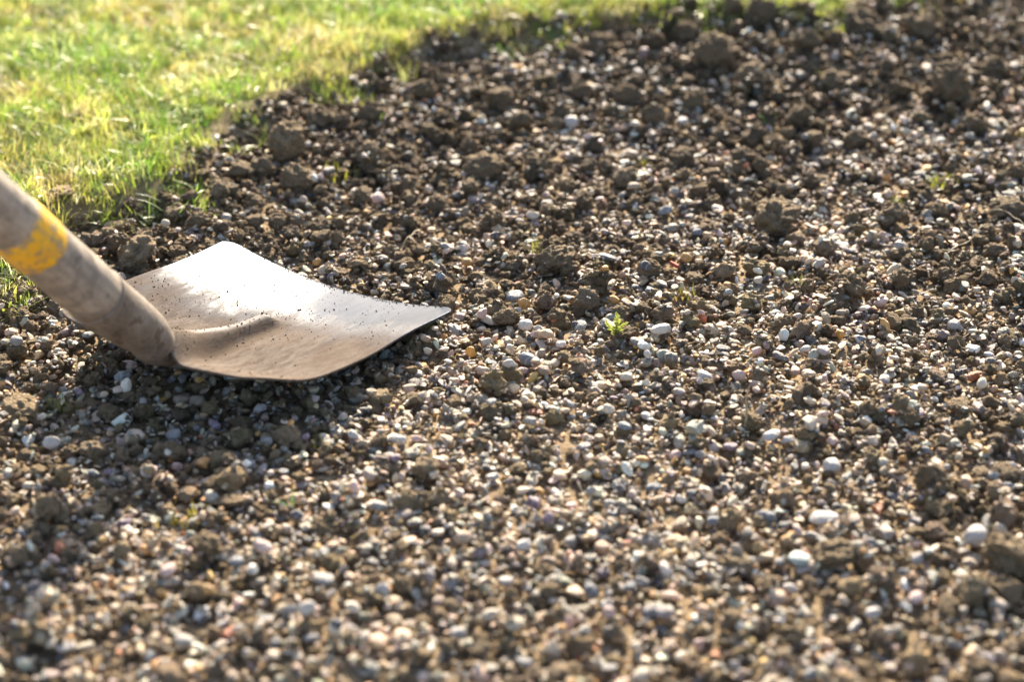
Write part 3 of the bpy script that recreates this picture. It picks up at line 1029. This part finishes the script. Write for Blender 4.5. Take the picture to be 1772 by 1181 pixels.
# grit on the blade: loose, so a thing of its own, sitting on the sheet and along its front edge
grit = Field()
for k in range(3900):
    if k < 480:
        s0, t0 = 1 - abs(rng.normal(0, .012)), rng.uniform(-.93, .93)
        if rng.random() > .35 + .6 * float(vnoise(np.array([t0]), np.array([0.]), .16, 12)[0]): continue
        r = rng.uniform(.0002, .0006) if rng.random() < .96 else rng.uniform(.0006, .0012)
    elif k < 3050:
        s0, t0 = rng.uniform(.02, .98), rng.uniform(-.95, .98)
        if float(vnoise(np.array([s0]), np.array([t0]), .22, 14)[0]) < .42: continue
        if rng.random() < .45: s0, t0 = rng.uniform(.15, .95), rng.uniform(.1, .98)
        r = float(np.clip(rng.lognormal(math.log(.00026), .5), .00014, .0010))
    elif k < 3350:
        s0 = .5 + rng.normal(0, .1) if rng.random() < .5 else .08 + rng.normal(0, .05); t0 = rng.normal(0, .10)
        r = float(np.clip(rng.lognormal(math.log(.0004), .5), .0002, .0014))
    elif k < 3400:
        s0, t0 = rng.uniform(.05, .9), rng.uniform(-.9, .9)
        r = rng.uniform(.0005, .0011)
    else:
        s0, t0 = rng.uniform(.1, .98), rng.uniform(.05, .98)
        r = rng.uniform(.00014, .0003)
    s0 = min(max(s0, 0), 1)
    p = blade_xyz(s0, t0)
    pw = SH_M @ Vector((float(p[0]), float(p[1]), float(p[2]))) + SH_O
    g = rng.uniform(.8, 2.4)
    grit.add((pw.x, pw.y, pw.z + r * .4), tuple(rng.uniform(0, 3, 3)), (r, r, r * .8), int(rng.integers(0, 6)), (SOIL[0] * g * .7, SOIL[1] * g * .7, SOIL[2] * g * .7, 1))
gr_ = scatter('soil_grit', grit, [make_clod(80 + i, 2, 'grit') for i in range(6)], 'grit_shapes')
tag(gr_, 'fine soil grit sprinkled over the steel blade and its front edge', 'soil grit', kind='stuff')


# ---------------------------------------------------------------- lawn
def leaf_mat(name, trans=.5):
    m = bpy.data.materials.new(name)
    m.use_nodes = True
    t = m.node_tree
    b = t.nodes['Principled BSDF']; out = t.nodes['Material Output']
    col, al = inst_color(t)
    tc = t.nodes.new('ShaderNodeTexCoord').outputs['Object']
    n = noise_tex(t, tc, 60, 3, .6, rand_w(t))
    c = mixrgb(t, ramp(t, n, .3, .7, 0, .6), col, mixrgb(t, 1.0, col, (1.3, 1.15, 1.1), 'MULTIPLY'))
    t.links.new(c, b.inputs['Base Color'])
    b.inputs['Roughness'].default_value = .38
    b.inputs['Specular IOR Level'].default_value = .5
    tr = t.nodes.new('ShaderNodeBsdfTranslucent')
    t.links.new(mixrgb(t, 1.0, c, (1.05, 1.15, .85), 'MULTIPLY'), tr.inputs[0])
    mx = t.nodes.new('ShaderNodeMixShader')
    mx.inputs[0].default_value = trans
    t.links.new(b.outputs[0], mx.inputs[1]); t.links.new(tr.outputs[0], mx.inputs[2])
    t.links.new(mx.outputs[0], out.inputs[0])
    return m


LEAF = leaf_mat('grass_blade')
MOSSM = leaf_mat('moss_leaf', .45)


def blades_mesh(name, n, spread, hmin, hmax, wmin, wmax, lean, seed, mat, segs=4):
    r = np.random.default_rng(seed)
    V, Fc = [], []
    for _ in range(n):
        bx_, by_ = r.normal(0, spread, 2)
        a = r.uniform(0, 2 * math.pi)
        L_ = r.uniform(hmin, hmax); wd = r.uniform(wmin, wmax)
        dx, dy = math.cos(a), math.sin(a)
        ln = abs(r.normal(lean, .35)); curl = r.uniform(.2, 1.4)
        pos = np.array([bx_, by_, -.002]); th = ln * .75
        fa = r.uniform(0, math.pi)                                   # blade faces any way
        sx, sy = -dy * math.cos(fa * .3) , dx * math.cos(fa * .3)
        base = len(V)
        for k in range(segs + 1):
            u = k / segs
            w2 = wd * .5 * (1 - u ** 2.2) + .00004
            V.append((pos[0] + sx * w2, pos[1] + sy * w2, pos[2])); V.append((pos[0] - sx * w2, pos[1] - sy * w2, pos[2] + w2 * .3))
            th2 = min(th + curl * u, 1.75)
            st = L_ / segs
            pos = pos + np.array([dx * math.sin(th2), dy * math.sin(th2), math.cos(th2)]) * st
        for k in range(segs):
            b0 = base + 2 * k
            Fc.append((b0, b0 + 1, b0 + 3, b0 + 2))
    return mesh_from(name, V, Fc, mat)


GR = [blades_mesh('grass_tuft', 16, .008, .012, .036, .0010, .0024, 1.0, 900 + i, LEAF) for i in range(8)]
MO = [blades_mesh('moss_tuft', 34, .006, .005, .014, .0007, .0014, .5, 950 + i, MOSSM, 2) for i in range(5)]
lawn = Field()
GCOL = np.array([(.22, .37, .06), (.31, .43, .08), (.44, .49, .13), (.56, .55, .22), (.74, .68, .46), (.16, .30, .07), (.64, .52, .26)])
GW = np.array([.26, .26, .18, .10, .09, .10, .02])
MCOL = np.array([(.44, .45, .10), (.58, .53, .18), (.70, .62, .34), (.28, .37, .08), (.46, .36, .18)])
x = rng.uniform(-1.3, 1.5, 60000); y = rng.uniform(1.1, 3.3, 60000)
sd = lawn_sd(x, y) + (vnoise(x, y, .05, 9) - .5) * .09 + (vnoise(x, y, .018, 19) - .5) * .04
patch = vnoise(x, y, .11, 10)
patch2 = vnoise(x, y, .05, 11)
patch3 = vnoise(x, y, .08, 21)
TINT = np.stack([.66 + .5 * patch3, .84 + .16 * patch3, .6 + .7 * patch3], 1) * (.72 + .45 * vnoise(x, y, .035, 22))[:, None]
for a in range(len(x)):
    if sd[a] < -.018: continue
    if y[a] > 2.75 and rng.random() < .6: continue
    z = float(GZ_i) if False else None
    is_moss = rng.random() < (.72 if patch[a] > .5 else .45)
    if not is_moss and rng.random() < .25: continue
    lawn.P.append((x[a], y[a], 0.0))
    if is_moss:
        c = MCOL[rng.choice(5, p=[.3, .28, .18, .16, .08])] * rng.uniform(.7, 1.2)
        s = rng.uniform(.8, 1.6)
        lawn.I.append(8 + int(rng.integers(0, 5)))
    else:
        wts = GW.copy()
        if patch2[a] > .55: wts[3:5] *= 3.2
        if patch[a] < .4: wts[:2] *= 1.7
        wts /= wts.sum()
        c = GCOL[rng.choice(7, p=wts)] * rng.uniform(.75, 1.25)
        s = rng.uniform(.55, 1.15) * (.7 if sd[a] < .02 else 1)
        lawn.I.append(int(rng.integers(0, 8)))
    lawn.Rr.append((rng.normal(0, .2), rng.normal(0, .2), rng.uniform(0, 6.28)))
    lawn.Sc.append((s, s, s))
    lawn.Co.append((*np.clip(c * TINT[a], 0, .8), 1))
lp = np.array(lawn.P)
lp[:, 2] = ground_z(lp[:, 0], lp[:, 1]) + .001
lawn.P = lp
lw = scatter('grass', lawn, GR + MO, 'a_lawn_shapes')
tag(lw, 'short mossy yellow-green lawn along the top of the bed', 'lawn', kind='stuff')
print('lawn', len(lawn.P))


def surf_z(x, y):
    i, j = int((x - X0) / CELL), int((y - Y0) / CELL)
    return float(HM[max(0, i - 1):i + 2, max(0, j - 1):j + 2].mean())


def single(name, mesh, px, py, sc, col, label, cat, group, rot=(0, 0, 0)):
    x, y = G(px, py)
    z = surf_z(x, y)
    x, y = G(px, py, max(z, 0))
    o = link(name, mesh)
    o.location = (x, y, surf_z(x, y) - .001)
    o.scale = (sc, sc, sc)
    o.rotation_euler = rot
    o['col'] = [*col, 1.0]
    tag(o, label, cat, group)
    return o


# tufts and moss on their own in the bed
TF = [(185,352,1.15,(.20,.27,.05),'grass tuft hanging over the soil behind the yellow-banded handle'),
 (270,340,1.2,(.15,.24,.06),'blue-green grass tuft leaning over the lawn edge left of the clods'),(330,318,1.1,(.18,.27,.04),'bright grass tuft with a long blade pointing onto the soil'),
 (470,222,1.0,(.20,.24,.05),'grass tuft just beyond the tall crumbly clod'),(600,178,1.0,(.22,.25,.06),'grass tuft at the lawn edge above the dark clods'),
 (690,118,1.1,(.34,.35,.16),'pale grass tuft with a bleached upright blade at lawn edge'),(400,255,1.0,(.2,.26,.05),'grass tuft on the lawn corner left of the tall clod'),
 (880,72,1.0,(.14,.24,.04),'green grass tuft where the lawn edge meets the gravel far off'),(20,520,1.1,(.26,.28,.05),'yellow-green grass tuft at the left edge under the handle'),
 (1420,28,1.0,(.17,.28,.04),'green grass tuft between dark clods at the top'),(1690,20,1.0,(.24,.26,.07),'sparse grass tuft in the top right corner')]
for i, (px, py, s, c, lb) in enumerate(TF):
    single('grass_tuft', GR[i % 8], px, py, s, c, lb, 'grass tuft', 'grass tufts at the lawn edge', (0, 0, rng.uniform(0, 6)))
MS = [(580,282,1.5,(.28,.27,.04),'yellow moss tuft among the clods below the lawn corner'),(932,428,1.2,(.20,.20,.04),'moss tuft growing on the clod beyond the blade tip'),
 (850,634,.9,(.20,.24,.05),'tiny moss scrap in front of the blade tip'),(1382,486,.9,(.24,.26,.06),'tiny moss scrap left of the round dark clod'),
 (1108,265,1.1,(.34,.30,.04),'yellow moss scrap in the middle distance gravel'),(1628,314,1.2,(.30,.30,.04),'bright yellow moss scrap above right half clods'),
 (1553,340,1.1,(.20,.24,.05),'moss cap on the clod right of the big crumbly one'),(322,884,1.1,(.30,.26,.05),'yellowish moss scrap at the front rim of the blade shadow'),
 (100,700,1.1,(.16,.19,.05),'dull moss scrap beside the flat clod at left'),(745,575,.8,(.16,.24,.05),'green moss scrap close under the blade tip'),
 (1185,508,.8,(.26,.24,.05),'olive moss scrap right of the honey-coloured pebble'),(550,760,.9,(.22,.22,.04),'moss scrap at the right rim of the blade shadow')]
for i, (px, py, s, c, lb) in enumerate(MS):
    single('moss_tuft', MO[i % 5], px, py, s, c, lb, 'moss', 'moss scraps in the bed', (0, 0, rng.uniform(0, 6)))
SPR = blades_mesh('grass_sprout', 4, .002, .012, .022, .0010, .0018, .7, 990, LEAF)
for i, (px, py, s, c, lb) in enumerate([(1325,197,1.2,(.13,.28,.03),'fresh green seedling on the gravel far off right of centre'),(500,872,.9,(.12,.26,.03),'short bright green blade in the front gravel'),
    (1170,150,1.3,(.14,.24,.05),'green blade poking out of the dark clods'),(1430,130,1.2,(.2,.26,.05),'green blade between the upper right clods'),(655,200,1.1,(.2,.28,.08),'green blade among clods below the lawn edge')]):
    single('grass_sprout', SPR, px, py, s, c, lb, 'sprout', 'green sprouts in the bed', (0, 0, i * 1.3))


# feathery moss sprig
def sprig_mesh():
    r = np.random.default_rng(5)
    V, Fc = [], []
    def strip(p, q_, w1, w2):
        p, q_ = Vector(p), Vector(q_)
        s2 = (q_ - p).cross(Vector((.3, 1, .2))).normalized()
        b0 = len(V)
        V.extend([(p + s2 * w1)[:], (p - s2 * w1)[:], (q_ - s2 * w2)[:], (q_ + s2 * w2)[:]])
        Fc.append((b0, b0 + 1, b0 + 2, b0 + 3))
    for st in range(4):
        a = st * 1.7; lean = .25 + .2 * st
        p = Vector((0, 0, -.003))
        d = Vector((math.cos(a) * lean, math.sin(a) * lean * .5, 1)).normalized()
        for k in range(12):
            q2 = p + d * .0016
            strip(p, q2, .0004, .0004)
            for sgn in (-1, 1, 0):
                lf = Vector((sgn * r.uniform(.6, 1), r.uniform(-.8, .8), r.uniform(.1, .7))).normalized() * r.uniform(.003, .0058) * (1.2 - k / 14)
                strip(p, p + lf, .0007, .0002)
            d = (d + Vector((r.normal(0, .12), r.normal(0, .12), 0))).normalized()
            p = q2
    return mesh_from('moss_sprig', V, Fc, MOSSM)


single('moss_sprig', sprig_mesh(), 1066, 580, .95, (.30, .33, .09), 'small feathery green moss sprig standing alone in the sharp gravel', 'moss sprig', None)


# roots, stalks, fibres
def fibre_mat(name, col):
    m, t, b = new_mat(name)
    tc = t.nodes.new('ShaderNodeTexCoord').outputs['Object']
    n = noise_tex(t, tc, 90, 3, .6)
    t.links.new(mixrgb(t, n, tuple(v * .6 for v in col), col), b.inputs['Base Color'])
    b.inputs['Roughness'].default_value = .7
    return m


ROOT, STRAW = fibre_mat('dry_root', (.22, .12, .07)), fibre_mat('dry_straw', (.42, .33, .20))


def tube_verts(pts, r, seg=5):
    V, Fc = [], []
    for k, p in enumerate(pts):
        d = (pts[min(k + 1, len(pts) - 1)] - pts[max(k - 1, 0)]).normalized()
        s2 = d.orthogonal().normalized(); u2 = d.cross(s2)
        rr = r * (1 - .5 * k / len(pts))
        for a in range(seg):
            an = 2 * math.pi * a / seg
            V.append((p + s2 * math.cos(an) * rr + u2 * math.sin(an) * rr)[:])
    for k in range(len(pts) - 1):
        for a in range(seg):
            b2 = (a + 1) % seg
            Fc.append((k * seg + a, k * seg + b2, (k + 1) * seg + b2, (k + 1) * seg + a))
    return V, Fc


def root(pxs, r, mat, label, name='root', cat='root', lift=.0015, arc=0.0):
    P3 = []
    n = len(pxs)
    pts2 = []
    for k in range(n - 1):
        for j in range(7):
            u = j / 7
            pts2.append((pxs[k][0] * (1 - u) + pxs[k + 1][0] * u, pxs[k][1] * (1 - u) + pxs[k + 1][1] * u))
    pts2.append(pxs[-1])
    for k, (a, b) in enumerate(pts2):
        x, y = G(a + rng.normal(0, 1.0), b + rng.normal(0, 1.0), 0)
        u = k / (len(pts2) - 1)
        P3.append(Vector((x, y, surf_z(x, y) + lift + arc * 4 * u * (1 - u))))
    for _ in range(2):
        P3 = [P3[0]] + [(P3[k - 1] + P3[k] * 2 + P3[k + 1]) / 4 for k in range(1, len(P3) - 1)] + [P3[-1]]
    c0 = P3[0].copy()
    V, Fc = tube_verts([p - c0 for p in P3], r)
    o = link(name, mesh_from(name, V, Fc, mat))
    o.location = c0
    tag(o, label, cat, 'roots and stalks lying on the bed')
    return o


root([(700, 350), (740, 342), (800, 338), (830, 345)], .0007, ROOT, 'long thin reddish root lying among clods in the middle distance')
root([(1640, 440), (1690, 415), (1735, 400)], .0007, STRAW, 'thin straw stalk lying beside clods near the right edge', 'stalk', 'stalk', arc=.006)
root([(1700, 370), (1745, 385), (1772, 400)], .0008, STRAW, 'bent straw stalk at the right edge beyond the thin one', 'stalk', 'stalk', arc=.008)
root([(285, 842), (295, 822), (300, 812)], .0010, ROOT, 'short brown twig in the blade shadow', 'twig', 'twig')
root([(62, 900), (58, 880), (66, 862)], .0012, STRAW, 'pale bent stalk beside the sunlit clod at left', 'stalk', 'stalk')
root([(560, 445), (545, 425), (530, 418)], .0006, ROOT, 'thin curled root behind the blade front edge')
root([(1655, 590), (1690, 565), (1720, 556)], .0006, ROOT, 'thin brown root right of the amber pebble')
root([(690, 430), (712, 410), (730, 380)], .0006, STRAW, 'fine dry stalk beyond the blade front edge', 'stalk', 'stalk', arc=.01)

# one stalk standing up out of the gravel
x, y = G(1290, 735)
pts = [Vector((0, 0, -.004)), Vector((.0005, .001, .008)), Vector((-.0005, .002, .018)), Vector((.0012, .001, .030))]
V, Fc = tube_verts(pts, .0010)
o = link('stalk', mesh_from('stalk', V, Fc, STRAW)); o.location = (x, y, surf_z(x, y))
tag(o, 'dry brown stalk sticking upright out of the gravel, slightly blurred', 'stalk', 'roots and stalks lying on the bed')

# hair-fine fibres everywhere in the soil
V, Fc = [], []
fx, fy = sample_xy(2600)
fso = soilness(fx, fy); fsd = lawn_sd(fx, fy)
for a in range(len(fx)):
    if fsd[a] > .03 or rng.random() > fso[a] or CAP[int((fx[a] - X0) / CELL) - 1, int((fy[a] - Y0) / CELL) - 1] < 9: continue
    ang = rng.uniform(0, 6.28); p = Vector((fx[a], fy[a], surf_z(fx[a], fy[a]) + .0005)); pts = [p]
    for k in range(6):
        ang += rng.normal(0, .5)
        st = rng.uniform(.0012, .0035)
        p = p + Vector((math.cos(ang) * st, math.sin(ang) * st, rng.normal(.0002, .0010)))
        pts.append(p)
    v2, f2 = tube_verts(pts, rng.uniform(.00012, .00026), 3)
    b0 = len(V)
    V.extend(v2); Fc.extend([tuple(i + b0 for i in f) for f in f2])
fib = link('root_fibres', mesh_from('root_fibres', V, Fc, STRAW))
tag(fib, 'hair-fine pale root fibres sticking out of the crumbly soil', 'root fibres', kind='stuff')
